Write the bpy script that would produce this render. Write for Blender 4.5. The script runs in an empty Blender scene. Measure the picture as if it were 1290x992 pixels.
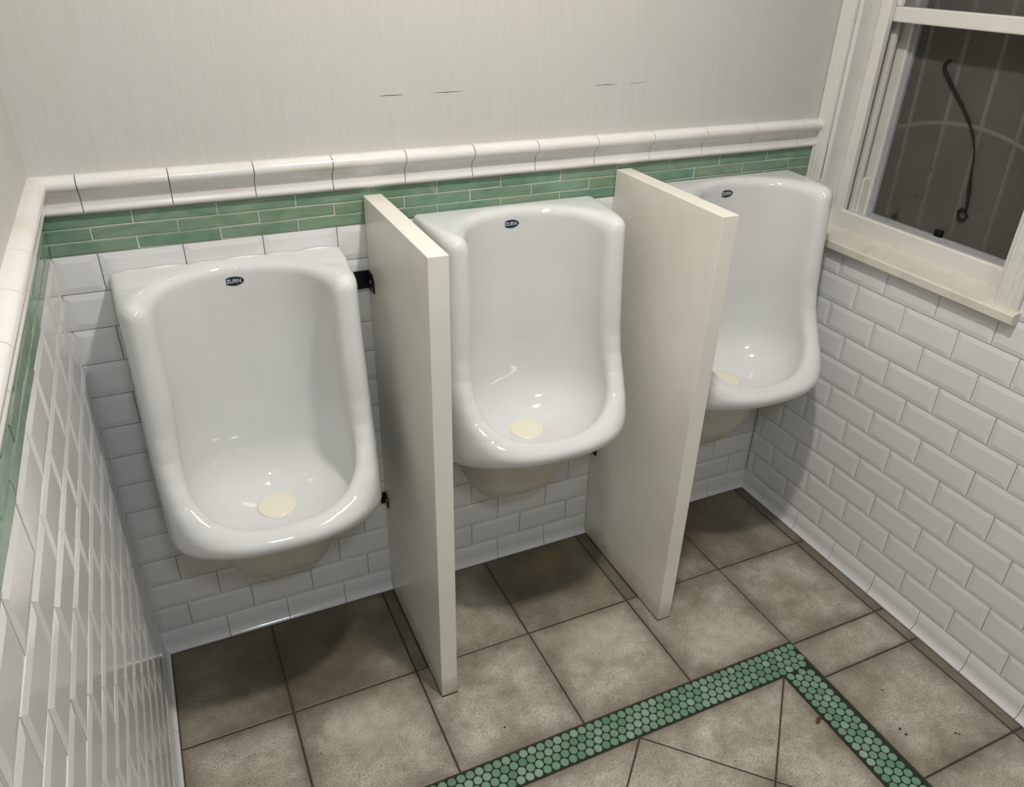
import bpy, bmesh, math, random
import numpy as np
from mathutils import Vector, Matrix

random.seed(7)
sc = bpy.context.scene
col = sc.collection

# ------------------------------------------------------------------ camera
W = 1.86                                   # inner width of the room
cam_d = bpy.data.cameras.new('camera')
cam = bpy.data.objects.new('camera', cam_d)
col.objects.link(cam)
cam.location = (0.19623, -1.62494, 1.58428)
cam.rotation_euler = (1.04108, -0.02267, -0.43085)
cam_d.sensor_fit = 'HORIZONTAL'
cam_d.sensor_width = 36.0
cam_d.lens = 36.0 * 975.91 / 1290.0
cam_d.shift_y = 10.0 / 1290.0
cam_d.clip_start = 0.01
sc.camera = cam

# ------------------------------------------------------------------ world, lamps, exposure
world = bpy.data.worlds.new('night')
sc.world = world
world.use_nodes = True
world.node_tree.nodes['Background'].inputs[0].default_value = (0.05, 0.06, 0.09, 1)
world.node_tree.nodes['Background'].inputs[1].default_value = 0.05


def lamp(name, loc, size, power, color, aim=None):
    d = bpy.data.lights.new(name, 'AREA')
    d.shape = 'DISK'
    d.size = size
    d.energy = power
    d.color = color
    o = bpy.data.objects.new(name, d)
    o.location = loc
    if aim is not None:
        o.rotation_euler = (Vector(aim) - Vector(loc)).to_track_quat('-Z', 'Y').to_euler()
    col.objects.link(o)
    return o


lamp('ceiling_lamp', (0.82, -0.86, 2.50), 0.11, 22.0, (1.0, 0.96, 0.905))
lamp('rear_ceiling_lamp', (0.38, -2.25, 2.50), 0.30, 14.0, (0.86, 0.95, 1.0))

sc.view_settings.view_transform = 'Standard'
sc.view_settings.look = 'None'
sc.view_settings.gamma = 1.0
sc.view_settings.use_curve_mapping = False
sc.view_settings.exposure = 0.10
sc.cycles.use_denoising = True
sc.cycles.max_bounces = 10
sc.cycles.sample_clamp_indirect = 6.0


# ------------------------------------------------------------------ materials
class NT:
    def __init__(self, name):
        self.m = bpy.data.materials.new(name)
        self.m.use_nodes = True
        self.t = self.m.node_tree
        self.b = self.t.nodes['Principled BSDF']

    def n(self, typ, **kw):
        nd = self.t.nodes.new(typ)
        for k, v in kw.items():
            if k.startswith('i_'):
                nd.inputs[k[2:].replace('_', ' ')].default_value = v
            else:
                setattr(nd, k, v)
        return nd

    def l(self, a, b):
        self.t.links.new(a, b)

    def pos(self, scale=(1, 1, 1), obj=False):
        if obj:
            src = self.n('ShaderNodeTexCoord').outputs['Object']
        else:
            src = self.n('ShaderNodeNewGeometry').outputs['Position']
        mp = self.n('ShaderNodeMapping')
        mp.inputs['Scale'].default_value = scale
        self.l(src, mp.inputs['Vector'])
        return mp.outputs['Vector']

    def noise(self, vec, scale, detail=4, rough=0.55, dist=0.0):
        nd = self.n('ShaderNodeTexNoise')
        nd.inputs['Scale'].default_value = scale
        nd.inputs['Detail'].default_value = detail
        nd.inputs['Roughness'].default_value = rough
        nd.inputs['Distortion'].default_value = dist
        self.l(vec, nd.inputs['Vector'])
        return nd.outputs['Fac']

    def ramp(self, fac, stops):
        nd = self.n('ShaderNodeValToRGB')
        cr = nd.color_ramp
        while len(cr.elements) < len(stops):
            cr.elements.new(0.5)
        for e, (p, c) in zip(cr.elements, stops):
            e.position = p
            e.color = (c[0], c[1], c[2], 1) if isinstance(c, tuple) else (c, c, c, 1)
        self.l(fac, nd.inputs['Fac'])
        return nd.outputs['Color']

    def mix(self, fac, a, b, mode='MIX'):
        nd = self.n('ShaderNodeMix', data_type='RGBA', blend_type=mode)
        for sock, v in ((nd.inputs[0], fac), (nd.inputs[6], a), (nd.inputs[7], b)):
            if isinstance(v, (int, float)):
                sock.default_value = v
            elif isinstance(v, tuple):
                sock.default_value = (v[0], v[1], v[2], 1)
            else:
                self.l(v, sock)
        return nd.outputs[2]

    def math(self, op, a, b=0.0, c=None):
        nd = self.n('ShaderNodeMath', operation=op)
        for i, v in enumerate((a, b, c)):
            if v is None:
                continue
            if isinstance(v, (int, float)):
                nd.inputs[i].default_value = v
            else:
                self.l(v, nd.inputs[i])
        return nd.outputs[0]

    def base(self, c):
        if isinstance(c, tuple):
            self.b.inputs['Base Color'].default_value = (c[0], c[1], c[2], 1)
        else:
            self.l(c, self.b.inputs['Base Color'])

    def rough(self, v):
        if isinstance(v, (int, float)):
            self.b.inputs['Roughness'].default_value = v
        else:
            self.l(v, self.b.inputs['Roughness'])

    def bump(self, h, strength, dist=0.001):
        nd = self.n('ShaderNodeBump')
        nd.inputs['Strength'].default_value = strength
        nd.inputs['Distance'].default_value = dist
        self.l(h, nd.inputs['Height'])
        self.l(nd.outputs['Normal'], self.b.inputs['Normal'])

    def random(self):
        return self.n('ShaderNodeObjectInfo').outputs['Random']

    def blob(self, x, y, r0, r1, wob):
        """patch mask on the floor: 1 inside r0, 0 beyond r1, with a wobbly outline"""
        g = self.n('ShaderNodeNewGeometry').outputs['Position']
        vm = self.n('ShaderNodeVectorMath', operation='DISTANCE')
        self.l(g, vm.inputs[0])
        vm.inputs[1].default_value = (x, y, 0)
        d = self.math('MULTIPLY_ADD', wob, 0.14, vm.outputs['Value'])
        mr = self.n('ShaderNodeMapRange', interpolation_type='SMOOTHSTEP')
        self.l(d, mr.inputs['Value'])
        mr.inputs['From Min'].default_value = r0 + 0.07
        mr.inputs['From Max'].default_value = r1 + 0.07
        mr.inputs['To Min'].default_value = 1.0
        mr.inputs['To Max'].default_value = 0.0
        return mr.outputs['Result']


def simple(name, c, rough=0.5, metal=0.0):
    m = NT(name)
    m.base(c)
    m.rough(rough)
    m.b.inputs['Metallic'].default_value = metal
    return m.m


def make_ceramic():
    m = NT('vitreous_china')
    v = m.pos()
    m.base(m.mix(m.ramp(m.noise(v, 7, 3), [(0.35, 0.0), (0.7, 1.0)]), (0.72, 0.72, 0.71), (0.69, 0.69, 0.68)))
    m.rough(0.07)
    m.b.inputs['IOR'].default_value = 1.52
    return m.m


def make_tile():
    m = NT('white_glazed_tile')
    v = m.pos()
    a = m.mix(m.random(), (0.74, 0.73, 0.725), (0.715, 0.71, 0.71))
    m.base(a)
    m.rough(0.10)
    m.bump(m.noise(v, 28, 2), 0.10, 0.002)
    return m.m


def make_rail():
    m = NT('ivory_glazed_rail')
    v = m.pos((1, 1, 1))
    n1 = m.ramp(m.noise(m.pos((6, 6, 40)), 1.0, 3), [(0.52, 0.0), (0.78, 1.0)])
    m.base(m.mix(n1, (0.76, 0.74, 0.715), (0.66, 0.60, 0.53)))
    m.rough(0.16)
    m.bump(m.noise(v, 25, 2), 0.06, 0.002)
    return m.m


def make_green():
    m = NT('green_glass_tile')
    v = m.pos((1.0, 1.0, 2.2))
    sw = m.ramp(m.noise(v, 9, 3, 0.55, 1.6), [(0.28, (0.125, 0.225, 0.155)), (0.5, (0.180, 0.280, 0.198)), (0.74, (0.235, 0.325, 0.240))])
    r = m.random()
    hue = m.ramp(r, [(0.0, (0.82, 0.94, 0.92)), (0.5, (1.0, 1.0, 1.0)), (1.0, (1.06, 1.0, 0.93))])
    m.base(m.mix(1.0, sw, hue, 'MULTIPLY'))
    m.rough(0.13)
    m.bump(m.noise(m.pos(), 30, 2), 0.18, 0.002)
    return m.m


def make_penny():
    m = NT('green_penny_glaze')
    r = m.random()
    c = m.ramp(r, [(0.0, (0.085, 0.195, 0.120)), (0.2, (0.135, 0.260, 0.170)), (0.75, (0.180, 0.305, 0.212)), (1.0, (0.26, 0.38, 0.295))])
    n1 = m.ramp(m.noise(m.pos(), 60, 3), [(0.4, 0.0), (0.75, 0.35)])
    m.base(m.mix(n1, c, (0.20, 0.24, 0.17)))
    m.rough(0.42)
    return m.m


def make_paint():
    m = NT('strie_wall_paint')
    st = m.noise(m.pos((210, 210, 5)), 1.0, 4, 0.7)
    st2 = m.noise(m.pos((520, 520, 13)), 1.0, 3, 0.65)
    big = m.noise(m.pos(), 3.2, 4, 0.6)
    a = m.mix(m.ramp(st, [(0.38, 0.0), (0.70, 1.0)]), (0.585, 0.568, 0.535), (0.54, 0.522, 0.488))
    b = m.mix(m.ramp(st2, [(0.58, 0.0), (0.72, 0.42)]), a, (0.43, 0.415, 0.385))
    c = m.mix(m.ramp(big, [(0.45, 0.0), (0.75, 0.45)]), b, (0.52, 0.515, 0.465))
    m.base(c)
    m.rough(0.55)
    m.bump(st2, 0.12, 0.0008)
    return m.m


def make_stone(name='worn_stone_tile', dirt=0.0):
    m = NT(name)
    v = m.pos()
    big = m.noise(v, 6.5, 5, 0.62, 0.4)
    mid = m.noise(v, 24, 6, 0.7, 0.3)
    fine = m.noise(v, 210, 4, 0.75)
    pit = m.noise(m.pos((1, 1.6, 1)), 95, 3, 0.75, 0.5)
    c = m.ramp(big, [(0.30, (0.31, 0.270, 0.205)), (0.46, (0.455, 0.418, 0.345)), (0.62, (0.60, 0.565, 0.490))])
    c = m.mix(m.ramp(mid, [(0.34, 0.50), (0.58, 0.0)]), c, (0.215, 0.185, 0.145))
    c = m.mix(m.ramp(mid, [(0.56, 0.0), (0.78, 0.5)]), c, (0.53, 0.49, 0.425))
    c = m.mix(m.ramp(fine, [(0.46, 0.0), (0.66, 0.70)]), c, (0.15, 0.125, 0.10))
    c = m.mix(m.ramp(fine, [(0.30, 0.35), (0.44, 0.0)]), c, (0.60, 0.56, 0.50))
    c = m.mix(m.ramp(pit, [(0.64, 0.0), (0.70, 0.85)]), c, (0.07, 0.055, 0.04))
    tint = m.ramp(m.random(), [(0.0, (0.90, 0.89, 0.87)), (1.0, (1.06, 1.05, 1.03))])
    c = m.mix(1.0, c, tint, 'MULTIPLY')
    wob = m.noise(v, 11, 4, 0.6)
    # soft brown grime that gathers along the joints of every tile
    gx = m.n('ShaderNodeSeparateXYZ')
    m.l(m.n('ShaderNodeTexCoord').outputs['Generated'], gx.inputs[0])
    ed = None
    for q in ('X', 'Y'):
        e = m.math('SUBTRACT', 0.5, m.math('ABSOLUTE', m.math('SUBTRACT', gx.outputs[q], 0.5)))
        ed = e if ed is None else m.math('MINIMUM', ed, e)
    ed = m.math('MULTIPLY_ADD', m.math('SUBTRACT', m.noise(v, 15, 4, 0.65), 0.5), 0.22, ed)
    c = m.mix(m.ramp(ed, [(0.0, 0.70), (0.10, 0.28), (0.24, 0.0)]), c, (0.135, 0.108, 0.078))
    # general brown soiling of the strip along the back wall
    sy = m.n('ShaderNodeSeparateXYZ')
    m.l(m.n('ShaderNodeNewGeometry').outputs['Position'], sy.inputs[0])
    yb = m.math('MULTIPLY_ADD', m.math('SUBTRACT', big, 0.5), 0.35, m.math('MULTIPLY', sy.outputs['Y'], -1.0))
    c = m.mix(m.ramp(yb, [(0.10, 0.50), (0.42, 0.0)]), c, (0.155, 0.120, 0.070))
    # brown stains under the fixtures, deepened to paint in the shade there
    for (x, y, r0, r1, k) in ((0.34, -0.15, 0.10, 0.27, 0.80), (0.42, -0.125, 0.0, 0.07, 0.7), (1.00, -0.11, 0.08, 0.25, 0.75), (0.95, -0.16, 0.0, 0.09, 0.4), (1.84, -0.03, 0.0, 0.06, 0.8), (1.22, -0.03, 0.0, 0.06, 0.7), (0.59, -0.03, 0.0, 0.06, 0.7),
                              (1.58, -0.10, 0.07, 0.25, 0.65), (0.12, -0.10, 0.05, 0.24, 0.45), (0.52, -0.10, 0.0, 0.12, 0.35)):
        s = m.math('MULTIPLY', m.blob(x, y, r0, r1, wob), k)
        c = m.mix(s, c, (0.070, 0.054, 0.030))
    for (x, y, r0, r1, k) in ((0.43, -0.42, 0.0, 0.13, 0.35), (1.05, -0.40, 0.0, 0.14, 0.35), (1.36, -0.52, 0.0, 0.16, 0.3)):
        s = m.math('MULTIPLY', m.blob(x, y, r0, r1, wob), k)
        c = m.mix(s, c, (0.60, 0.55, 0.44))
    s = m.math('MULTIPLY', m.blob(1.06, -0.085, 0.0, 0.08, wob), 0.22)
    c = m.mix(s, c, (0.33, 0.24, 0.03))
    if dirt:
        c = m.mix(dirt, c, (0.105, 0.088, 0.062))
    m.base(c)
    m.rough(m.ramp(big, [(0.3, 0.50), (0.7, 0.66)]))
    hgt = m.mix(0.5, fine, pit)
    m.bump(hgt, 0.5, 0.0015)
    return m.m


def make_marble():
    m = NT('cream_partition_marble')
    v = m.pos()
    n1 = m.noise(v, 5, 5, 0.6, 0.8)
    c = m.ramp(n1, [(0.30, (0.74, 0.71, 0.63)), (0.55, (0.79, 0.765, 0.695)), (0.75, (0.76, 0.71, 0.635))])
    n2 = m.noise(m.pos((1, 1, 0.7)), 17, 6, 0.7, 1.2)
    c = m.mix(m.ramp(n2, [(0.63, 0.0), (0.78, 0.40)]), c, (0.42, 0.38, 0.31))
    # splash grime close to the floor
    sx = m.n('ShaderNodeSeparateXYZ')
    m.l(m.n('ShaderNodeNewGeometry').outputs['Position'], sx.inputs[0])
    zz = m.math('MULTIPLY_ADD', m.noise(v, 26, 4), 0.10, sx.outputs['Z'])
    low = m.ramp(zz, [(0.045, 0.6), (0.125, 0.0)])
    c = m.mix(low, c, (0.30, 0.245, 0.17))
    m.base(c)
    m.rough(0.28)
    return m.m


def make_woodpaint(name, a, b):
    m = NT(name)
    v = m.pos((1, 1, 1))
    n1 = m.ramp(m.noise(v, 11, 5, 0.65, 0.4), [(0.50, 0.0), (0.75, 0.8)])
    m.base(m.mix(n1, a, b))
    m.rough(0.40)
    m.bump(m.noise(m.pos((30, 30, 8)), 1.0, 3), 0.05, 0.001)
    return m.m


def make_screen():
    m = NT('dirty_insect_screen')
    v = m.pos((1, 1, 1))
    weave = m.noise(m.pos((1, 90, 420)), 1.0, 2, 0.5)
    big = m.noise(v, 8, 4, 0.6)
    c = m.ramp(big, [(0.3, (0.115, 0.104, 0.090)), (0.7, (0.145, 0.133, 0.116))])
    c = m.mix(m.ramp(weave, [(0.4, 0.0), (0.7, 0.5)]), c, (0.19, 0.175, 0.155))
    for (y, z, r0, r1, k) in ((-0.176, 0.976, 0.0, 0.018, 0.85), (-0.180, 0.993, 0.0, 0.009, 0.9), (-0.225, 1.042, 0.0, 0.011, 0.5), (-0.245, 1.117, 0.0, 0.006, 0.8), (-0.40, 1.06, 0.0, 0.006, 0.9), (-0.46, 0.985, 0.0, 0.005, 0.8), (-0.30, 1.02, 0.0, 0.005, 0.6)):
        g = m.n('ShaderNodeNewGeometry').outputs['Position']
        vm = m.n('ShaderNodeVectorMath', operation='DISTANCE')
        m.l(g, vm.inputs[0])
        vm.inputs[1].default_value = (W + 0.17, y, z)
        d = m.math('MULTIPLY_ADD', m.noise(v, 90, 2), 0.012, vm.outputs['Value'])
        mr = m.n('ShaderNodeMapRange', interpolation_type='SMOOTHSTEP')
        m.l(d, mr.inputs['Value'])
        mr.inputs['From Min'].default_value = r0 + 0.006
        mr.inputs['From Max'].default_value = r1 + 0.006
        mr.inputs['To Min'].default_value = k
        mr.inputs['To Max'].default_value = 0.0
        c = m.mix(mr.outputs['Result'], c, (0.012, 0.011, 0.010))
    m.base(c)
    m.rough(0.85)
    m.b.inputs['Alpha'].default_value = 0.50
    return m.m


def make_glass():
    m = NT('window_glass')
    m.base((1, 1, 1))
    m.rough(0.02)
    m.b.inputs['Transmission Weight'].default_value = 1.0
    return m.m


M = dict(
    ceramic=make_ceramic(), tile=make_tile(), rail=make_rail(), green=make_green(), penny=make_penny(), paint=make_paint(),
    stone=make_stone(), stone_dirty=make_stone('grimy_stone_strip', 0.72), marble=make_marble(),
    casing=make_woodpaint('white_window_paint', (0.70, 0.685, 0.645), (0.62, 0.59, 0.53)),
    stool=make_woodpaint('dirty_sill_paint', (0.66, 0.63, 0.56), (0.50, 0.42, 0.32)),
    track=make_woodpaint('shade_dark_track_vinyl', (0.36, 0.37, 0.39), (0.28, 0.29, 0.31)),  # track grey, darkened to put the shade of the grooves into the colour
    screen=make_screen(), glass=make_glass(),
    grout=simple('grey_wall_grout', (0.36, 0.34, 0.31), 0.9),
    grout_light=simple('pale_grout', (0.58, 0.56, 0.50), 0.9),
    grout_dark=simple('dark_floor_grout', (0.055, 0.040, 0.028), 0.9),
    grout_green=simple('dark_mosaic_grout', (0.016, 0.026, 0.014), 0.9),
    beige=make_woodpaint('unglazed_beige_china', (0.56, 0.54, 0.475), (0.50, 0.475, 0.405)),
    cream=simple('cream_plastic', (0.80, 0.76, 0.62), 0.35),
    navy=simple('navy_print', (0.015, 0.028, 0.055), 0.3),
    white=simple('white_print', (0.72, 0.74, 0.76), 0.4),
    black=simple('black_metal', (0.012, 0.013, 0.015), 0.35, 0.6),
    steel=simple('brushed_steel', (0.35, 0.35, 0.35), 0.35, 1.0),
    caulk=simple('white_caulk', (0.78, 0.77, 0.73), 0.25),
    bar=simple('pale_bar_paint', (0.80, 0.77, 0.70), 0.6),
    wire=simple('dark_wire', (0.007, 0.006, 0.005), 0.9),
    crack=simple('dark_crack', (0.05, 0.04, 0.03), 0.9),
    scrap=simple('brown_scrap', (0.10, 0.055, 0.025), 0.8),
    plaster=simple('white_ceiling_plaster', (0.72, 0.71, 0.68), 0.8),
    night=simple('night_brick', (0.03, 0.027, 0.024), 0.9),
)


# ------------------------------------------------------------------ helpers
def mk(name, verts, faces, mats, smooth=None, fm=None):
    me = bpy.data.meshes.new(name)
    me.from_pydata([tuple(v) for v in verts], [], faces)
    for m in (mats if isinstance(mats, (list, tuple)) else [mats]):
        me.materials.append(m)
    if fm:
        for p, k in zip(me.polygons, fm):
            p.material_index = k
    if smooth is True:
        me.polygons.foreach_set('use_smooth', [True] * len(me.polygons))
    elif smooth:
        for i in smooth:
            me.polygons[i].use_smooth = True
    me.update()
    return me


def put(name, me, parent=None, loc=(0, 0, 0), rot=(0, 0, 0), **props):
    o = bpy.data.objects.new(name, me)
    o.location = loc
    o.rotation_euler = rot
    if parent:
        o.parent = parent
    for k, v in props.items():
        o[k] = v
    col.objects.link(o)
    return o


def empty(name, loc, **props):
    o = bpy.data.objects.new(name, None)
    o.location = loc
    o.empty_display_size = 0.05
    for k, v in props.items():
        o[k] = v
    col.objects.link(o)
    return o


BF = [(0, 3, 2, 1), (4, 5, 6, 7), (0, 1, 5, 4), (1, 2, 6, 5), (2, 3, 7, 6), (3, 0, 4, 7)]


class Boxes:
    def __init__(self):
        self.v, self.f, self.m = [], [], []

    def add(self, x0, x1, y0, y1, z0, z1, mat=0):
        b = len(self.v)
        self.v += [(x0, y0, z0), (x1, y0, z0), (x1, y1, z0), (x0, y1, z0), (x0, y0, z1), (x1, y0, z1), (x1, y1, z1), (x0, y1, z1)]
        self.f += [tuple(i + b for i in q) for q in BF]
        self.m += [mat] * 6
        return self

    def mesh(self, name, mats):
        return mk(name, self.v, self.f, mats, None, self.m)


def bevel_box(name, x0, x1, y0, y1, z0, z1, mat, r=0.002, seg=2):
    bm = bmesh.new()
    vs = [bm.verts.new(v) for v in Boxes().add(x0, x1, y0, y1, z0, z1).v]
    for q in BF:
        bm.faces.new([vs[i] for i in q])
    bmesh.ops.bevel(bm, geom=list(bm.edges), offset=r, segments=seg, profile=0.5, affect='EDGES')
    me = bpy.data.meshes.new(name)
    bm.to_mesh(me)
    bm.free()
    me.materials.append(mat)
    return me


def extrude(name, prof, length, mat, axis_map, smooth=True, closed=False):
    """prof: list of (a,b); swept over 0..length; axis_map(a,b,t)->xyz"""
    n = len(prof)
    v = [axis_map(a, b, 0.0) for a, b in prof] + [axis_map(a, b, length) for a, b in prof]
    f = [(i, (i + 1) % n, n + (i + 1) % n, n + i) for i in range(n if closed else n - 1)]
    ns = len(f)
    k = len(v)
    v += v[:2 * n]
    f += [tuple(range(k, k + n))[::-1], tuple(range(k + n, k + 2 * n))]
    return mk(name, v, f, mat, list(range(ns)) if smooth else None)


def rect_tile(name, w, h, mat, inset, proud, depth=0.005):
    """tile lying in local XY (centre at the origin), face towards +Z: sloped border and flat centre"""
    i = min(inset, 0.32 * w, 0.32 * h)
    a, b = w / 2, h / 2
    v = [(-a, -b, -depth), (a, -b, -depth), (a, b, -depth), (-a, b, -depth),
         (-a, -b, 0), (a, -b, 0), (a, b, 0), (-a, b, 0),
         (-a + i, -b + i, proud), (a - i, -b + i, proud), (a - i, b - i, proud), (-a + i, b - i, proud)]
    f = [(0, 1, 5, 4), (1, 2, 6, 5), (2, 3, 7, 6), (3, 0, 4, 7), (4, 5, 9, 8), (5, 6, 10, 9), (6, 7, 11, 10), (7, 4, 8, 11), (8, 9, 10, 11)]
    return mk(name, v, f, mat)


_tiles = {}


def tile_mesh(name, w, h, mat, inset, proud):
    k = (name, round(w, 4), round(h, 4))
    if k not in _tiles:
        _tiles[k] = rect_tile(name, w, h, mat, inset, proud)
    return _tiles[k]


R90 = math.pi / 2
# wall frames: (s along wall, z) -> position, and rotation that turns local +Z into the room
FR = {
    'back': (lambda s, z: (s, 0, z), (R90, 0, 0)),
    'right': (lambda s, z: (W, -s, z), (R90, 0, -R90)),
    'left': (lambda s, z: (0, -s, z), (R90, 0, R90)),
}
P = 0.1544          # tile pitch along the wall
Q = 0.07643         # course height
H0 = 0.0667         # top of the cove base
GAP = 0.0020


def lay(wall, parent, name, s0, s1, z0, z1, offset, pitch, mat, inset, proud, gap=GAP, holes=(), jitter=0.0):
    pos, rot = FR[wall]
    k = math.floor((s0 - offset) / pitch)
    while offset + k * pitch < s1 - 1e-6:
        a = max(offset + k * pitch, s0)
        b = min(offset + (k + 1) * pitch, s1)
        k += 1
        spans = [(a, b)]
        for (h0, h1, hz0, hz1) in holes:
            if z1 > hz0 + 0.004 and z0 < hz1 - 0.004:
                nxt = []
                for (p, q) in spans:
                    if q <= h0 or p >= h1:
                        nxt.append((p, q))
                    else:
                        if p < h0:
                            nxt.append((p, h0))
                        if q > h1:
                            nxt.append((h1, q))
                spans = nxt
        for (p, q) in spans:
            if q - p < 0.010:
                continue
            if 0 < p - s0 < 0.010:
                p = s0
            me = tile_mesh(name, q - p - gap, z1 - z0 - gap, mat, inset, proud)
            r = rot
            if jitter:
                r = (rot[0] + random.uniform(-jitter, jitter), rot[1], rot[2] + random.uniform(-jitter, jitter))
            put(name, me, parent, pos((p + q) / 2, (z0 + z1) / 2), r)


# ------------------------------------------------------------------ room shell
YF = -3.2            # wall behind the camera
ZC = 2.55            # ceiling
ZT = 1.2111          # top of the tiled dado
G = 0.003            # grout lies this far behind the tile edge
floor_b = Boxes().add(0, W, YF, 0, -0.10, -0.0025)
floor = put('floor', floor_b.mesh('floor', M['grout_dark']), kind='structure')
ceiling = put('ceiling', Boxes().add(-0.1, W + 0.3, YF - 0.1, 0.1, ZC, ZC + 0.1).mesh('ceiling', M['plaster']), kind='structure')
wf = put('wall_front', Boxes().add(-0.1, W + 0.3, YF - 0.1, YF, -0.1, ZC).mesh('wall_front', M['paint']), kind='structure')
wb = Boxes().add(-0.1, W + 0.3, G, 0.1, -0.1, 1.0605, 0).add(-0.1, W + 0.3, 0.0006, 0.1, 1.0605, 1.150, 1).add(-0.1, W + 0.3, 0, 0.1, 1.150, ZC, 2)
wall_back = put('wall_back', wb.mesh('wall_back', [M['grout'], M['grout_light'], M['paint']]), kind='structure')
wl = Boxes().add(-0.1, -G, YF, 0.0, -0.1, 1.0605, 0).add(-0.1, -0.0006, YF, 0, 1.0605, 1.150, 1).add(-0.1, 0, YF, 0, 1.150, ZC, 2)
wall_left = put('wall_left', wl.mesh('wall_left', [M['grout_light'], M['grout_light'], M['paint']]), kind='structure')  # paler joints on this wall stand in for reflections off the tile bevels
# right wall with the window opening
OY0, OY1, OZ0, OZ1 = 0.045, 0.625, 0.898, 1.98      # opening (s = -y)
TH = 0.22
wr = Boxes()
for (s0, s1, z0, z1) in ((0, -YF, -0.1, OZ0), (OY1, -YF, OZ0, OZ1), (-0.0, OY0, OZ0, OZ1), (0, -YF, OZ1, ZC)):
    for (a, b, off, mt) in ((-0.1, 1.0605, G, 0), (1.0605, 1.150, 0.0006, 1), (1.150, ZC, 0.0, 2)):
        q0, q1 = max(a, z0), min(b, z1)
        if q1 > q0:
            wr.add(W + off, W + TH, -s1, -s0, q0, q1, mt)
wall_right = put('wall_right', wr.mesh('wall_right', [M['grout'], M['grout_light'], M['paint']]), kind='structure')

# ------------------------------------------------------------------ wall tiles
BEV, PRD = 0.0125, 0.0032
YE = 1.75            # tiles are laid this far along the side walls
for r in range(1, 14):
    z0, z1 = H0 + (r - 1) * Q, H0 + r * Q
    odd = r % 2
    lay('back', wall_back, 'subway_tile', 0.0, W, z0, z1, 0.0791 - (0 if odd else 0.0728), P, M['tile'], BEV, 0.0020, jitter=0.004)
    lay('left', wall_left, 'subway_tile', 0.0, YE, z0, z1, 0.036 if odd else 0.110, P, M['tile'], BEV, PRD, jitter=0.006)
    lay('right', wall_right, 'subway_tile', 0.0, YE, z0, z1, 0.0304 if odd else 0.1040, P, M['tile'], BEV, PRD, holes=((-0.1, 0.6805, 0.912, 3.0),), jitter=0.0025)
for k, (z0, z1) in enumerate(((1.0605, 1.0860), (1.0860, 1.1115), (1.1115, 1.1370))):
    off = 0.078 if k == 1 else 0.154
    lay('back', wall_back, 'border_tile', 0.0, W, z0, z1, off, 0.1545, M['green'], 0.0018, 0.0010, 0.0022, jitter=0.012)
    lay('left', wall_left, 'border_tile', 0.0, YE, z0, z1, off + 0.03, 0.1545, M['green'], 0.0018, 0.0010, 0.0022, jitter=0.012)
    lay('right', wall_right, 'border_tile', 0.6805, YE, z0, z1, off, 0.1545, M['green'], 0.0018, 0.0010, 0.0022, jitter=0.012)

RAIL = [(-0.004, 0.0722), (0.0, 0.0722), (0.009, 0.0728), (0.017, 0.0712), (0.0245, 0.0672), (0.0285, 0.0605), (0.0272, 0.0525), (0.0215, 0.0455), (0.0140, 0.0405),
        (0.0098, 0.0355), (0.0088, 0.0300), (0.0088, 0.0175), (0.0094, 0.0135), (0.0118, 0.0100), (0.0122, 0.0060), (0.0095, 0.0022), (0.0040, 0.0004), (-0.004, 0.0)]
COVE = [(-0.004, H0 - 0.001), (0.0, H0 - 0.001), (0.0008, H0 - 0.002), (0.0008, 0.030), (0.0014, 0.022), (0.0032, 0.0145), (0.0060, 0.0085), (0.0098, 0.0042), (0.0128, 0.0022), (0.0128, -0.003), (-0.004, -0.003)]
_prof = {}


def run(wall, parent, name, prof, s0, s1, offset, pitch, z, mat, gap):
    pos, rot = FR[wall]
    k = math.floor((s0 - offset) / pitch)
    while offset + k * pitch < s1 - 1e-6:
        a = max(offset + k * pitch, s0)
        b = min(offset + (k + 1) * pitch, s1)
        k += 1
        if b - a < 0.012:
            continue
        if 0 < a - s0 < 0.012:
            a = s0
        L = b - a - gap
        key = (name, wall, round(L, 4))
        if key not in _prof:
            if wall == 'back':
                am = lambda d, h, t: (t, -d, h)
            elif wall == 'right':
                am = lambda d, h, t: (-d, -t, h)
            else:
                am = lambda d, h, t: (d, -t, h)
            _prof[key] = extrude(name, prof, L, mat, am)
        put(name, _prof[key], parent, pos(a + gap / 2, z))


run('back', wall_back, 'chair_rail_tile', RAIL, 0.0, 1.853, 0.0754, 0.1554, 1.1389, M['rail'], 0.0018)
run('left', wall_left, 'chair_rail_tile', RAIL, 0.0, YE, 0.100, 0.1554, 1.1389, M['rail'], 0.0012)
run('right', wall_right, 'chair_rail_tile', RAIL, 0.6805, YE, 0.100, 0.1554, 1.1389, M['rail'], 0.0012)
run('back', wall_back, 'cove_base_tile', COVE, 0.0, W, 0.0068, P, 0.0, M['tile'], 0.0018)
run('left', wall_left, 'cove_base_tile', COVE, 0.0, YE, 0.110, P, 0.0, M['tile'], 0.0018)
run('right', wall_right, 'cove_base_tile', COVE, 0.0, YE, 0.1040, P, 0.0, M['tile'], 0.0018)

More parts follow.
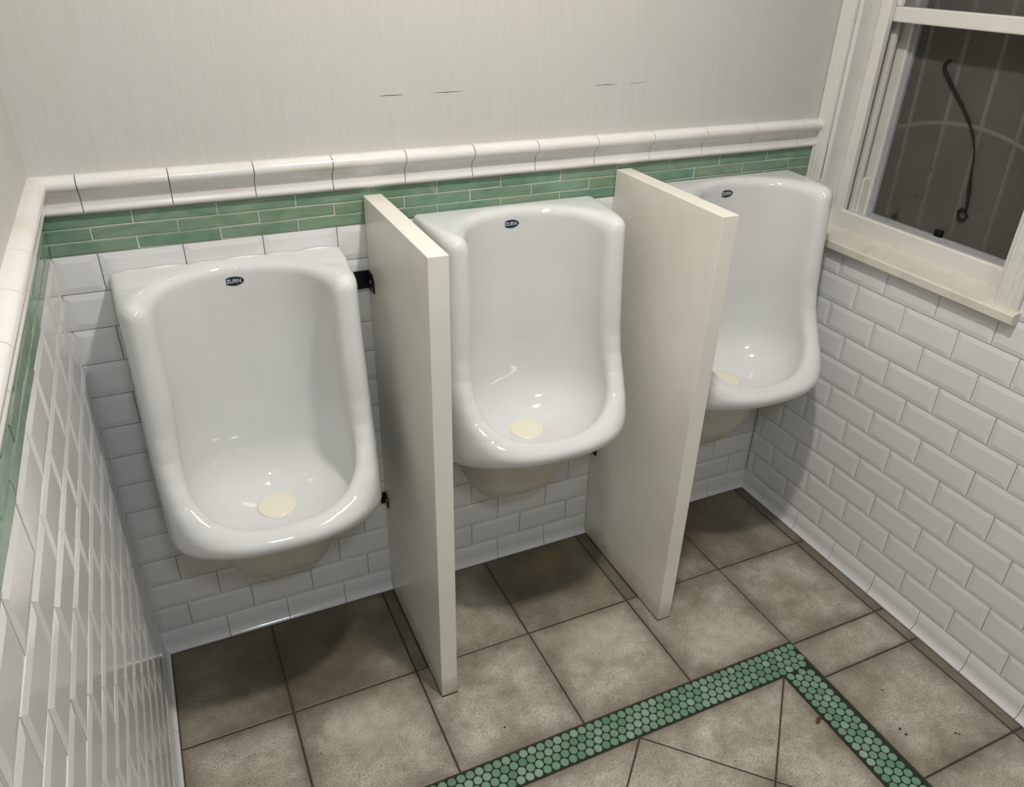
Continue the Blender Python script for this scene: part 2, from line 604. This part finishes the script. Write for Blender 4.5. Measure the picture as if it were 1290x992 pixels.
# hairline cracks in the paint
for pts, wd in (([(0.655, 1.3192), (0.672, 1.3199), (0.690, 1.3194), (0.704, 1.3201)], 0.0006), ([(0.770, 1.3205), (0.800, 1.3207), (0.836, 1.3210)], 0.0006),
                ([(1.158, 1.3198), (1.181, 1.3203), (1.196, 1.3197), (1.212, 1.3202)], 0.0006), ([(1.250, 1.3208), (1.290, 1.3220)], 0.0006)):
    v, f = [], []
    n = len(pts)
    for i, (x, z) in enumerate(pts):
        h = wd * (0.35 if i in (0, n - 1) else 1.0)
        v += [(x, -0.0003, z - h), (x, -0.0003, z + h)]
    f = [(2 * i, 2 * i + 2, 2 * i + 3, 2 * i + 1) for i in range(n - 1)]
    put('crack', mk('crack', v, f, M['crack']), wall_back)

# ------------------------------------------------------------------ floor tiles


def poly_tile(name, pts, mat, parent, top=0.0, r=0.0022, depth=0.006):
    cx = sum(p[0] for p in pts) / len(pts)
    cy = sum(p[1] for p in pts) / len(pts)
    n = len(pts)
    ins = []
    for i in range(n):
        p0, p1, p2 = Vector(pts[i - 1]), Vector(pts[i]), Vector(pts[(i + 1) % n])
        e1, e2 = (p1 - p0).normalized(), (p2 - p1).normalized()
        n1, n2 = Vector((-e1.y, e1.x)), Vector((-e2.y, e2.x))
        ins.append(p1 + (n1 + n2) * (r / (1 + n1.dot(n2))))
    v = [(p[0] - cx, p[1] - cy, -depth) for p in pts] + [(p[0] - cx, p[1] - cy, -r * 0.6) for p in pts] + [(p.x - cx, p.y - cy, 0) for p in ins]
    f = []
    for i in range(n):
        j = (i + 1) % n
        f += [(i, j, n + j, n + i), (n + i, n + j, 2 * n + j, 2 * n + i)]
    f.append(tuple(range(2 * n, 3 * n)))
    return put(name, mk(name, v, f, mat), parent, (cx, cy, top))


def rect(x0, x1, y0, y1, g=0.0024):
    return [(x0 + g, y0 + g), (x1 - g, y0 + g), (x1 - g, y1 - g), (x0 + g, y1 - g)]


YB = -0.013
Y1, Y2 = -0.315, -0.6215
XR = 1.8145
FT = []
for (x0, x1) in ((0.013, 0.265), (0.265, 0.5715), (0.5715, 0.6035), (0.6445, 0.886), (0.886, 1.1935), (1.1935, 1.2305), (1.2725, 1.5155), (1.5155, XR), (XR, W - 0.0125)):
    FT.append((x0, x1, Y1, YB))
for (x0, x1) in ((0.013, 0.265), (0.265, 0.5715)):
    FT.append((x0, x1, Y2, Y1))
FT += [(0.5715, 0.886, Y2, Y1), (0.886, 1.1935, Y2, Y1), (1.1935, 1.5155, Y2, Y1), (1.5155, XR, -0.6300, Y1), (XR, W - 0.0125, -0.6300, Y1)]
yy = [-0.6300, -0.7480, -1.0530, -1.3600, -1.6670]
for a, b in zip(yy[1:], yy[:-1]):
    FT += [(1.5155, XR, a, b), (XR, W - 0.0125, a, b)]
# notch the two tiles that the partitions stand in
for (x0, x1, y0, y1) in FT:
    t = rect(x0, x1, y0, y1)
    for (px0, px1) in ((0.6040, 0.6440), (1.2310, 1.2720)):
        if x0 < px0 and x1 > px1 and y0 < -0.415 < y1:
            t = None
            c = -0.4165
            pts = [(x0 + .002, y0 + .002), (x1 - .002, y0 + .002), (x1 - .002, y1 - .002), (px1 + .0008, y1 - .002), (px1 + .0008, c), (px0 - .0008, c), (px0 - .0008, y1 - .002), (x0 + .002, y1 - .002)]
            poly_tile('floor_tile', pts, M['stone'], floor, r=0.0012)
    if t:
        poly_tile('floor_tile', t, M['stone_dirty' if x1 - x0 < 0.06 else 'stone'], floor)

BX, BY = 1.4200, -0.7060        # inner corner of the mosaic border


def clip(poly, a, b, c):
    """keep a*x+b*y<=c"""
    out = []
    for i in range(len(poly)):
        p, q = poly[i - 1], poly[i]
        dp, dq = a * p[0] + b * p[1] - c, a * q[0] + b * q[1] - c
        if (dp <= 0) != (dq <= 0):
            t = dp / (dp - dq)
            out.append((p[0] + t * (q[0] - p[0]), p[1] + t * (q[1] - p[1])))
        if dq <= 0:
            out.append(q)
    return out


DP = 0.306
s2 = math.sqrt(0.5)
u0, w0 = (BX + BY) * s2, (BX - BY) * s2
for i in range(-8, 5):
    for j in range(-8, 5):
        ua, ub = u0 + i * DP + 0.002, u0 + (i + 1) * DP - 0.002
        wa, wb_ = w0 + j * DP + 0.002, w0 + (j + 1) * DP - 0.002
        poly = [((u + w) * s2, (u - w) * s2) for u, w in ((ua, wa), (ua, wb_), (ub, wb_), (ub, wa))][::-1]
        for (a, b, c) in ((1, 0, BX - 0.001), (0, 1, BY - 0.001), (-1, 0, -0.014), (0, -1, 1.75)):
            poly = clip(poly, a, b, c)
            if len(poly) < 3:
                break
        if len(poly) >= 3:
            area = 0.5 * sum(poly[k - 1][0] * poly[k][1] - poly[k][0] * poly[k - 1][1] for k in range(len(poly)))
            clean = [p for k, p in enumerate(poly) if (Vector(p) - Vector(poly[k - 1])).length > 0.004]
            if abs(area) > 2e-4 and len(clean) >= 3:
                if area < 0:
                    clean = clean[::-1]
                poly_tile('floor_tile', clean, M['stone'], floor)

# penny mosaic border
trim_1 = put('trim_1', Boxes().add(0.013, 1.5140, -0.7045, -0.6230, -0.004, -0.0016).mesh('trim_1', M['grout_green']), kind='structure')
trim_2 = put('trim_2', Boxes().add(1.4215, 1.5140, -1.70, -0.7045, -0.004, -0.0016).mesh('trim_2', M['grout_green']), kind='structure')


def penny_mesh(cut=None, R=0.0098):
    n = 16
    ring = [(R * math.cos(2 * math.pi * k / n), R * math.sin(2 * math.pi * k / n)) for k in range(n)]
    if cut:
        for c in cut:
            ring = clip(ring, *c)
    if len(ring) < 3:
        return None
    n = len(ring)
    v = [(x, y, -0.003) for x, y in ring] + [(x, y, -0.0006) for x, y in ring] + [(x * 0.90, y * 0.90, 0.0003) for x, y in ring]
    f = []
    for i in range(n):
        j = (i + 1) % n
        f += [(i, j, n + j, n + i), (n + i, n + j, 2 * n + j, 2 * n + i)]
    f.append(tuple(range(2 * n, 3 * n)))
    return mk('penny_tile', v, f, M['penny'])


PM = penny_mesh()
PP, PR = 0.0218, 0.0189
for r in range(4):
    y = -0.6348 - r * PR
    k = 0
    while True:
        x = 1.4825 + PP - (r % 2) * PP / 2 - k * PP
        k += 1
        if x < 0.028:
            break
        if x > 1.5120:
            continue
        me = PM
        if x + 0.0098 > 1.5130:
            me = penny_mesh([(1, 0, 1.5130 - x)])
        put('penny_tile', me, trim_1, (x, y, 0), (0, 0, random.uniform(0, 6)) if me is PM else (0, 0, 0))
for c in range(4):
    x = 1.4368 + c * PR
    k = 0
    while True:
        y = -0.7120 - (c % 2) * PP / 2 - k * PP
        k += 1
        if y < -1.62:
            break
        put('penny_tile', PM, trim_2, (x, y, 0), (0, 0, random.uniform(0, 6)))


# ------------------------------------------------------------------ urinals: implicit solid, meshed with surface nets
def smax(a, b, k):
    h = np.maximum(k - np.abs(a - b), 0.0) / k
    return np.maximum(a, b) + h * h * k * 0.25


def smin(a, b, k):
    return -smax(-a, -b, k)


def sstep(a, b, x):
    t = np.clip((x - a) / (b - a), 0, 1)
    return t * t * (3 - 2 * t)


def urinal_field(x, d, h):
    ax = np.abs(x)
    hw = 0.2365 - 0.05 * np.clip(d, 0, 0.2) + 0.008 * sstep(-0.05, -0.40, h)
    # plan of the basin: straight sides, superellipse nose
    n = 2.55
    g = (np.power(ax / hw, n) + np.power(np.maximum(d - 0.13, 0.0) / 0.236, n)) ** (1 / n)
    ell = (g - 1.0) * 0.23
    # front of the wings, flaring forward into the basin lip
    ramp = np.interp(-h, [0.0, 0.10, 0.27, 0.32, 0.36, 0.40, 0.435, 0.455, 0.48], [0.197, 0.203, 0.215, 0.226, 0.246, 0.275, 0.315, 0.350, 0.410])
    slope = np.interp(-h, [0.27, 0.34, 0.40, 0.44, 0.48], [1.0, 0.90, 0.75, 0.58, 0.45])
    o = smax(smax(ax - hw, (d - ramp) * slope, 0.045), ell, 0.030)
    o = smax(o, h, 0.014 + 0.014 * sstep(0.05, 0.16, d))
    under = -0.501 + 0.020 * np.minimum(ax / 0.2, 1.2) ** 2 - (0.36 - d) * 0.45
    o = smax(o, (under - h) * 0.92, 0.035)
    o = np.maximum(o, -d)
    # cavity
    low = sstep(-0.18, -0.42, h)
    gi = (np.power(ax / (0.170 + 0.014 * low), n) + np.power(np.maximum(d - 0.12, 0.0) / (0.200 + 0.006 * low), n)) ** (1 / n)
    ci = (gi - 1.0) * 0.17
    back = 0.034 + 0.012 * sstep(-0.1, -0.4, h)
    c = smax(ci, (back - d), 0.19)
    fl = -0.540 + 0.30 * np.abs(d - 0.15) ** 1.5 + 0.5 * ax ** 2
    c = smax(c, fl - h, 0.12)
    return smax(o, -c, 0.022 + 0.014 * sstep(-0.05, -0.30, h) + 0.012 * sstep(0.08, 0.18, d) * sstep(-0.3, 0.0, h))


def surface_nets(fn, lo, hi, step):
    ns = [int(math.ceil((b - a) / step)) + 1 for a, b in zip(lo, hi)]
    ax = [a + step * np.arange(n) for a, n in zip(lo, ns)]
    X, Y, Z = np.meshgrid(*ax, indexing='ij')
    F = fn(X, Y, Z)
    ins = F < 0
    c = [(i, j, k) for i in (0, 1) for j in (0, 1) for k in (0, 1)]
    s = [n - 1 for n in ns]

    def sub(A, o):
        return A[o[0]:o[0] + s[0], o[1]:o[1] + s[1], o[2]:o[2] + s[2]]
    cnt = sum(sub(ins, o).astype(np.int32) for o in c)
    act = (cnt > 0) & (cnt < 8)
    idx = -np.ones(s, dtype=np.int64)
    cells = np.argwhere(act)
    idx[act] = np.arange(len(cells))
    acc = np.zeros((len(cells), 3))
    num = np.zeros(len(cells))
    I, J, K = cells.T
    for a in range(8):
        for b in range(a + 1, 8):
            da = np.array(c[b]) - np.array(c[a])
            if np.abs(da).sum() != 1:
                continue
            fa = F[I + c[a][0], J + c[a][1], K + c[a][2]]
            fb = F[I + c[b][0], J + c[b][1], K + c[b][2]]
            m = (fa < 0) != (fb < 0)
            t = np.where(m, fa / np.where(m, fa - fb, 1), 0)
            p = np.array(c[a])[None] + t[:, None] * da[None]
            acc += p * m[:, None]
            num += m
    V = np.array(lo)[None] + step * (cells + acc / num[:, None])
    faces = []
    for axis in range(3):
        o = [0, 0, 0]
        o[axis] = 1
        A = ins[:ns[0] - o[0], :ns[1] - o[1], :ns[2] - o[2]]
        B = ins[o[0]:, o[1]:, o[2]:]
        e = np.argwhere(A != B)
        u, w = [(1, 2), (2, 0), (0, 1)][axis]
        ok = (e[:, u] > 0) & (e[:, w] > 0) & (e[:, u] < s[u]) & (e[:, w] < s[w])
        e = e[ok]
        flip = A[e[:, 0], e[:, 1], e[:, 2]]
        q = []
        for du, dw in ((1, 1), (0, 1), (0, 0), (1, 0)):
            k = e.copy()
            k[:, u] -= du
            k[:, w] -= dw
            q.append(idx[k[:, 0], k[:, 1], k[:, 2]])
        q = np.stack(q, 1)
        q[~flip] = q[~flip][:, ::-1]
        faces.append(q)
    faces = np.concatenate(faces)
    for _ in range(4):                       # pull vertices onto the surface
        e = 1e-4
        f0 = fn(*V.T)
        gr = np.stack([(fn(*(V + np.eye(3)[i] * e).T) - fn(*(V - np.eye(3)[i] * e).T)) / (2 * e) for i in range(3)], 1)
        g2 = np.maximum((gr ** 2).sum(1), 0.05)
        V = V - np.clip((f0 / g2)[:, None] * gr, -0.003, 0.003)
    return V, faces


UV, UF = surface_nets(urinal_field, (-0.262, -0.012, -0.66), (0.262, 0.39, 0.02), 0.0062)
UV = UV * np.array([1, -1, 1])[None]
UF = UF[:, ::-1]
urinal_body_me = mk('body', UV.tolist(), [tuple(q) for q in UF.tolist()], M['ceramic'], True)


def trap_mesh():
    """tapered block under the basin: rounded-rectangle loops, top to bottom"""
    levels = [(-0.560, 0.150, 0.205), (-0.600, 0.146, 0.195), (-0.660, 0.136, 0.182), (-0.705, 0.124, 0.160), (-0.735, 0.114, 0.145), (-0.748, 0.102, 0.130), (-0.751, 0.08, 0.10)]
    v, f = [], []
    n = 20
    for (h, a, b) in levels:
        for k in range(n):
            t = math.pi * k / (n - 1)
            c, s_ = math.cos(t), math.sin(t)
            v.append((a * math.copysign(abs(c) ** 0.55, c), -b * abs(s_) ** 0.55 if k not in (0, n - 1) else 0.0, h))
    for i in range(len(levels) - 1):
        for k in range(n - 1):
            a = i * n + k
            f.append((a, a + n, a + n + 1, a + 1))
    f.append(tuple(range((len(levels) - 1) * n, len(levels) * n))[::-1])
    return mk('trap_housing', v, f, M['beige'], list(range((len(levels) - 1) * (n - 1))))


def lathe(name, prof, mat, n=32):
    v, f = [], []
    for r, z in prof:
        for k in range(n):
            t = 2 * math.pi * k / n
            v.append((r * math.cos(t), r * math.sin(t), z))
    for i in range(len(prof) - 1):
        for k in range(n):
            f.append((i * n + k, i * n + (k + 1) % n, (i + 1) * n + (k + 1) % n, (i + 1) * n + k))
    f.append(tuple(range(n))[::-1])
    f.append(tuple(range((len(prof) - 1) * n, len(prof) * n)))
    return mk(name, v, f, mat, list(range((len(prof) - 1) * n)))


trap_me = trap_mesh()
cover_me = lathe('drain_cover', [(0.036, -0.004), (0.0435, -0.001), (0.0445, 0.002), (0.0425, 0.0045), (0.036, 0.0056), (0.020, 0.0070), (0.004, 0.0074)], M['cream'])


def ray_surface(p, dirv):
    """march from p along dirv until the urinal surface"""
    p = np.array(p, float)
    dirv = np.array(dirv, float) / np.linalg.norm(dirv)
    for _ in range(4000):
        if urinal_field(np.array([p[0]]), np.array([-p[1]]), np.array([p[2]]))[0] < 0:
            break
        p = p + dirv * 0.0005
    return p


def decal_mesh():
    v, f, n = [], [], 28
    for z in (0.0, 0.0006):
        for k in range(n):
            t = 2 * math.pi * k / n
            v.append((0.0205 * math.cos(t), 0.0095 * math.sin(t), z))
    for k in range(n):
        f.append((k, (k + 1) % n, n + (k + 1) % n, n + k))
    f.append(tuple(range(n, 2 * n)))
    return mk('maker_mark', v, f, M['navy'])


def text_mesh(s, size, name, mat):
    cu = bpy.data.curves.new(name, 'FONT')
    cu.body = s
    cu.size = size
    cu.align_x = 'CENTER'
    cu.align_y = 'CENTER'
    cu.extrude = 0.00015
    cu.space_character = 0.95
    o = bpy.data.objects.new(name, cu)
    col.objects.link(o)
    dg = bpy.context.evaluated_depsgraph_get()
    me = bpy.data.meshes.new_from_object(o.evaluated_get(dg))
    bpy.data.objects.remove(o)
    bpy.data.curves.remove(cu)
    me.name = name
    me.materials.clear()
    me.materials.append(mat)
    return me


decal_me = decal_mesh()
letters_me = text_mesh('ZURN', 0.0112, 'lettering', M['white'])
DR = ray_surface((0.0, -0.148, -0.40), (0, 0, -1))
DE = 2e-3
e2 = ray_surface((0.0, -0.130, -0.40), (0, 0, -1))
e3 = ray_surface((0.0, -0.166, -0.40), (0, 0, -1))
TILT = math.atan2(e2[2] - e3[2], 0.036)
LG = ray_surface((0.0, -0.15, -0.036), (0, 1, 0))
LG2 = ray_surface((0.0, -0.15, -0.046), (0, 1, 0))
LT = math.atan2(LG2[1] - LG[1], 0.010)


def make_urinal(loc, label, caulk):
    t = empty('urinal', loc, label=label, category='urinal', group='white wall-hung urinals')
    put('body', urinal_body_me, t)
    put('trap_housing', trap_me, t, label='unglazed beige lower housing')
    put('drain_cover', cover_me, t, (DR[0], DR[1], DR[2] + 0.0025), (TILT, 0, 0), label='round cream drain cover')
    dc = put('maker_mark', decal_me, t, (LG[0] - 0.004, LG[1] - 0.0012, LG[2]), (R90 + LT, 0, 0), label='small navy oval maker mark')
    put('lettering', letters_me, dc, (0, 0, 0.0009), label='white lettering')
    if caulk:
        v, f, n = [], [], 7
        xs = np.linspace(-0.205, 0.212, 40)
        for x in xs:
            r = (0.0046 + 0.0020 * math.sin(x * 61) * math.sin(x * 23 + 1)) * min(1.0, 0.25 + (0.222 - abs(x)) * 30)
            for k in range(n):
                a = math.pi / 2 * k / (n - 1)
                v.append((x, -r * math.cos(a) * 1.3, -0.004 + r * math.sin(a)))
        for i in range(len(xs) - 1):
            for k in range(n - 1):
                f.append((i * n + k, (i + 1) * n + k, (i + 1) * n + k + 1, i * n + k + 1))
        put('caulk_bead', mk('caulk_bead', v, f, M['caulk'], True), t, label='shiny white caulk bead')
    return t


UY = -0.0035
make_urinal((0.318, UY, 1.020), 'white urinal on the left, hung lowest, nearest the left tiled wall', True)
make_urinal((0.940, UY, 1.071), 'white urinal between the two cream partitions', False)
make_urinal((1.555, UY, 1.083), 'white urinal in the right corner beside the window sill', False)


# ------------------------------------------------------------------ partitions
def l_bracket(z0, z1, wall_w, side_w):
    """black angle bracket: flange on the wall, wing with a slanted top on the panel's left face (x=0)"""
    t = 0.0035
    v, f = [], []

    def prism(pts, q0, q1, mp):
        b = len(v)
        n = len(pts)
        v.extend([mp(p, q0) for p in pts] + [mp(p, q1) for p in pts])
        f.append(tuple(b + i for i in range(n))[::-1])
        f.append(tuple(b + n + i for i in range(n)))
        f.extend([(b + i, b + (i + 1) % n, b + n + (i + 1) % n, b + n + i) for i in range(n)])
    prism([(-wall_w, z0), (0, z0), (0, z1), (-wall_w, z1)], -t, -0.001, lambda p, q: (p[0], q, p[1]))
    prism([(-0.001, z0), (-side_w, z0), (-side_w, z1 - 0.3 * (z1 - z0)), (-side_w * 0.75, z1), (-0.001, z1)], -t, 0.0, lambda p, q: (q, p[0], p[1]))
    return mk('bracket', v, f, M['black'])


def make_partition(x0, x1, ztop, yf, label):
    t = empty('partition', (x0, 0, 0), label=label, category='partition', kind='thing', group='stall partitions')
    put('panel', bevel_box('panel', 0, x1 - x0, yf, -0.0045, 0.0006, ztop, M['marble'], 0.0014, 2), t)
    for (z0, z1, ww, sw) in ((0.915, 0.957, 0.038, 0.042), (0.306, 0.340, 0.014, 0.030)):
        br = put('bracket', l_bracket(z0, z1, ww, sw), t, (0.0, -0.0045, 0), label='black metal bracket')
        sm = lathe('screw', [(0.0045, 0.0), (0.0042, 0.0012), (0.0025, 0.002), (0.0005, 0.0022)], M['steel'], 12)
        put('screw', sm, br, (-0.0035, -sw * 0.55, (z0 + z1) / 2), (0, -R90, 0))
    return t


make_partition(0.6040, 0.6440, 1.1235, -0.4150, 'cream marble partition right of the lowest urinal, nearest the camera')
make_partition(1.2310, 1.2715, 1.1275, -0.4160, 'cream marble partition left of the corner urinal, farther from the camera')

# ------------------------------------------------------------------ window
win = empty('window_1', (W, -0.33, 0.93), kind='structure')
WB = Vector((W, -0.33, 0.93))


def wpart(name, me, **kw):
    """mesh given in world coordinates"""
    me.transform(Matrix.Translation(-WB))
    return put(name, me, win, **kw)


def casing(s0, s1, z0, z1, xf):
    """fluted casing board; s = -y"""
    w = s1 - s0
    prof = []
    steps = [(0.0, 0.0), (0.0, 0.65), (0.05, 0.9), (0.10, 1.0), (0.20, 1.0), (0.24, 0.80), (0.28, 0.80), (0.32, 1.0), (0.50, 1.0), (0.54, 0.80), (0.58, 0.80), (0.62, 1.0), (0.76, 1.0), (0.80, 0.75), (0.84, 0.75), (0.88, 0.95), (0.95, 0.95), (1.0, 0.7), (1.0, 0.0)]
    for a, b in steps:
        prof.append((s0 + a * w, b * xf))
    return extrude('casing', prof, z1 - z0, M['casing'], lambda s, d, t: (W + 0.004 - d - 0.0, -s, z0 + t), smooth=False, closed=True)


wpart('casing', casing(0.0005, 0.0450, 0.926, 1.98, 0.016))
wpart('casing', casing(0.6250, 0.6805, 0.926, 1.98, 0.016))


def slab(name, prof, s0, s1, mat):
    """profile in (depth from wall face, z), swept along s = -y"""
    return extrude(name, prof, s1 - s0, mat, lambda d, z, t: (W + d, -(s0 + t), z), smooth=False, closed=True)


wpart('stool', slab('stool', [(-0.024, 0.9005), (-0.026, 0.9035), (-0.026, 0.9205), (-0.0225, 0.9245), (0.064, 0.9355), (0.064, 0.8985), (-0.022, 0.8985)], 0.002, 0.6885, M['stool']))
wpart('sill', slab('sill', [(0.060, 0.9300), (0.060, 0.9775), (0.0635, 0.9815), (0.070, 0.9815), (0.160, 0.9560), (0.216, 0.9500), (0.216, 0.9000), (0.060, 0.9000)], OY0, OY1, M['casing']))
b = Boxes()
for (d0, d1, s0, s1) in ((0.004, 0.216, 0.045, 0.058), (0.004, 0.216, 0.612, 0.625)):
    wpart('jamb', Boxes().add(W + d0, W + d1, -s1, -s0, 0.905, 1.98).mesh('jamb', M['casing']))
for (s0, s1) in ((0.058, 0.091), (0.582, 0.612)):
    wpart('stop', bevel_box('stop', W + 0.060, W + 0.078, -s1, -s0, 0.975, 1.98, M['casing'], 0.003, 2))
for (s0, s1, m) in ((0.058, 0.079, 'casing'), (0.591, 0.612, 'casing')):
    wpart('parting_bead', bevel_box('parting_bead', W + 0.112, W + 0.126, -s1, -s0, 0.958, 1.98, M[m], 0.003, 2))
for (s0, s1) in ((0.058, 0.066), (0.604, 0.612)):
    wpart('track', bevel_box('track', W + 0.090, W + 0.099, -s1, -s0, 0.962, 1.98, M['track'], 0.0015, 1))
for (d0, d1) in ((0.079, 0.1115), (0.1265, 0.1515)):
    for (s0, s1) in ((0.0580, 0.0592), (0.6108, 0.6120)):
        wpart('groove_shade_plate', Boxes().add(W + d0, W + d1, -s1, -s0, 0.958, 1.98).mesh('groove_shade_plate', M['track']))  # thin dark plates added to paint shade into the jamb grooves
wpart('track_stop', bevel_box('track_stop', W + 0.126, W + 0.150, -0.083, -0.058, 0.955, 1.058, M['casing'], 0.002, 1))
# insect screen and its frame
for (s0, s1) in ((0.058, 0.090), (0.580, 0.612)):
    wpart('screen_stile', bevel_box('screen_stile', W + 0.152, W + 0.168, -s1, -s0, 0.955, 1.95, M['casing'], 0.002, 1))
    c = (0.090, 0.104) if s0 < 0.3 else (0.566, 0.580)
    wpart('screen_bead', bevel_box('screen_bead', W + 0.159, W + 0.172, -c[1], -c[0], 0.955, 1.95, M['track'], 0.002, 1))
wpart('screen_rail', bevel_box('screen_rail', W + 0.158, W + 0.172, -0.566, -0.104, 0.9560, 0.9640, M['track'], 0.001, 1))
wpart('insect_screen', Boxes().add(W + 0.1700, W + 0.1706, -0.580, -0.090, 0.955, 1.95).mesh('insect_screen', M['screen']))
bl = Boxes()
for k in range(4):
    bl.add(W + 0.160, W + 0.1695, -0.332, -0.311, 0.9635 + k * 0.0045, 0.9670 + k * 0.0045)
bl.add(W + 0.163, W + 0.1695, -0.330, -0.313, 0.9635, 0.981)
wpart('latch', bl.mesh('latch', M['black']), label='black plastic screen latch')
# raised lower sash
wpart('sash_rail', bevel_box('sash_rail', W + 0.080, W + 0.109, -0.6110, -0.0585, 1.4490, 1.4830, M['casing'], 0.003, 2))
for (s0, s1) in ((0.0590, 0.100), (0.570, 0.6110)):
    wpart('sash_stile', bevel_box('sash_stile', W + 0.080, W + 0.109, -s1, -s0, 1.4830, 1.975, M['casing'], 0.003, 2))
wpart('pane', Boxes().add(W + 0.094, W + 0.098, -0.570, -0.100, 1.4830, 1.975).mesh('pane', M['glass']))
# security bars outside the screen


def tube(name, pts, r, mat, n=8, rs=None):
    v, f = [], []
    pts = [Vector(p) for p in pts]
    for i, p in enumerate(pts):
        t = (pts[min(i + 1, len(pts) - 1)] - pts[max(i - 1, 0)]).normalized()
        a = t.cross(Vector((1, 0, 0.01))).normalized()
        c = t.cross(a)
        rr = rs[i] if rs else r
        for k in range(n):
            q = 2 * math.pi * k / n
            v.append(p + a * math.cos(q) * rr + c * math.sin(q) * rr)
    for i in range(len(pts) - 1):
        for k in range(n):
            f.append((i * n + k, i * n + (k + 1) % n, (i + 1) * n + (k + 1) % n, (i + 1) * n + k))
    f.append(tuple(range(n))[::-1])
    f.append(tuple(range((len(pts) - 1) * n, len(pts) * n)))
    return mk(name, v, f, mat, list(range((len(pts) - 1) * n)))


for s in (0.142, 0.245, 0.345, 0.442, 0.540):
    wpart('bar', tube('bar', [(W + 0.179, -s, 0.956), (W + 0.179, -s + 0.013, 1.4), (W + 0.179, -s + 0.030, 1.96)], 0.0055, M['bar']))
arc = []
for k in range(25):
    s = 0.095 + (0.575 - 0.095) * k / 24
    arc.append((W + 0.1775, -s, 1.2345 - 0.97 * (s - 0.307) ** 2))
wpart('arched_bar', tube('arched_bar', arc, 0.0055, M['bar']))
put('wall_outside', Boxes().add(W + 0.80, W + 0.90, -2.2, 1.2, -0.1, 2.6).mesh('wall_outside', M['night']), kind='structure')

# wire dangling against the screen
wp = [(-0.213, 1.374), (-0.202, 1.366), (-0.203, 1.352), (-0.226, 1.330), (-0.250, 1.307), (-0.280, 1.280), (-0.308, 1.252), (-0.332, 1.220), (-0.346, 1.192), (-0.353, 1.166), (-0.357, 1.140), (-0.361, 1.120),
      (-0.366, 1.100), (-0.370, 1.078), (-0.374, 1.056), (-0.374, 1.045), (-0.362, 1.049), (-0.356, 1.041), (-0.360, 1.028), (-0.368, 1.022), (-0.378, 1.026), (-0.383, 1.036), (-0.377, 1.042)]
rs = [0.0032, 0.0042, 0.0042, 0.0040, 0.0038, 0.0034, 0.0030, 0.0026, 0.0022, 0.0022, 0.0026, 0.0034, 0.0046, 0.0040, 0.0034, 0.0034, 0.0034, 0.0040, 0.0040, 0.0040, 0.0032, 0.0028, 0.0024]
wx = W + 0.1645
wm = tube('wire', [(wx, y, z) for y, z in wp], 0.003, M['wire'], 8, rs)
wm.transform(Matrix.Translation((-wx, 0.213, -1.374)))
w_ = put('wire', wm, None, (wx, -0.213, 1.374), label='dark frayed wire dangling against the dirty window screen', category='wire')

# ------------------------------------------------------------------ small litter on the floor
sv = [tuple(1.5 * q for q in p) for p in [(-0.010, 0.002, 0.0), (-0.004, -0.003, 0.0), (0.004, -0.002, 0.0), (0.011, -0.005, 0.001), (0.010, 0.000, 0.003), (0.003, 0.004, 0.004), (-0.004, 0.004, 0.003), (-0.001, 0.0005, 0.006)]]
sf = [(0, 1, 7), (1, 2, 7), (2, 3, 4), (2, 4, 7), (4, 5, 7), (5, 6, 7), (6, 0, 7), (0, 6, 5, 4, 3, 2, 1)]
put('leaf_scrap', mk('leaf_scrap', sv, sf, M['scrap']), None, (1.4060, -0.842, 0.0005), (0, 0, 0.5), label='tiny brown scrap beside the green mosaic border', category='scrap')
gv, gf = [], []
for (x, y, r) in ((1.5685, -0.938, 0.0042), (1.5700, -0.955, 0.0046), (1.682, -1.000, 0.0038), (1.687, -1.006, 0.0026), (1.6195, -0.838, 0.003), (0.7085, -0.555, 0.0035), (0.85, -0.655, 0.002), (1.5500, -0.735, 0.0025), (1.66, -0.615, 0.0022), (1.415, -0.36, 0.003), (0.10, -0.035, 0.003), (0.30, -0.45, 0.0022), (0.055, -0.47, 0.0022), (0.14, -0.46, 0.002), (1.74, -0.42, 0.003)):
    b0 = len(gv)
    for (dx, dy, dz) in ((1, 0, 0.0), (0.2, 0.9, 0), (-0.9, 0.3, 0), (-0.4, -0.8, 0), (0.1, 0, 0.6)):
        gv.append((x + dx * r, y + dy * r, 0.0003 + dz * r))
    gf += [tuple(b0 + i for i in q) for q in ((0, 1, 4), (1, 2, 4), (2, 3, 4), (3, 0, 4), (3, 2, 1, 0))]
put('grit', mk('grit', gv, gf, M['wire']), None, kind='stuff', label='dark grit specks scattered over the stone floor')
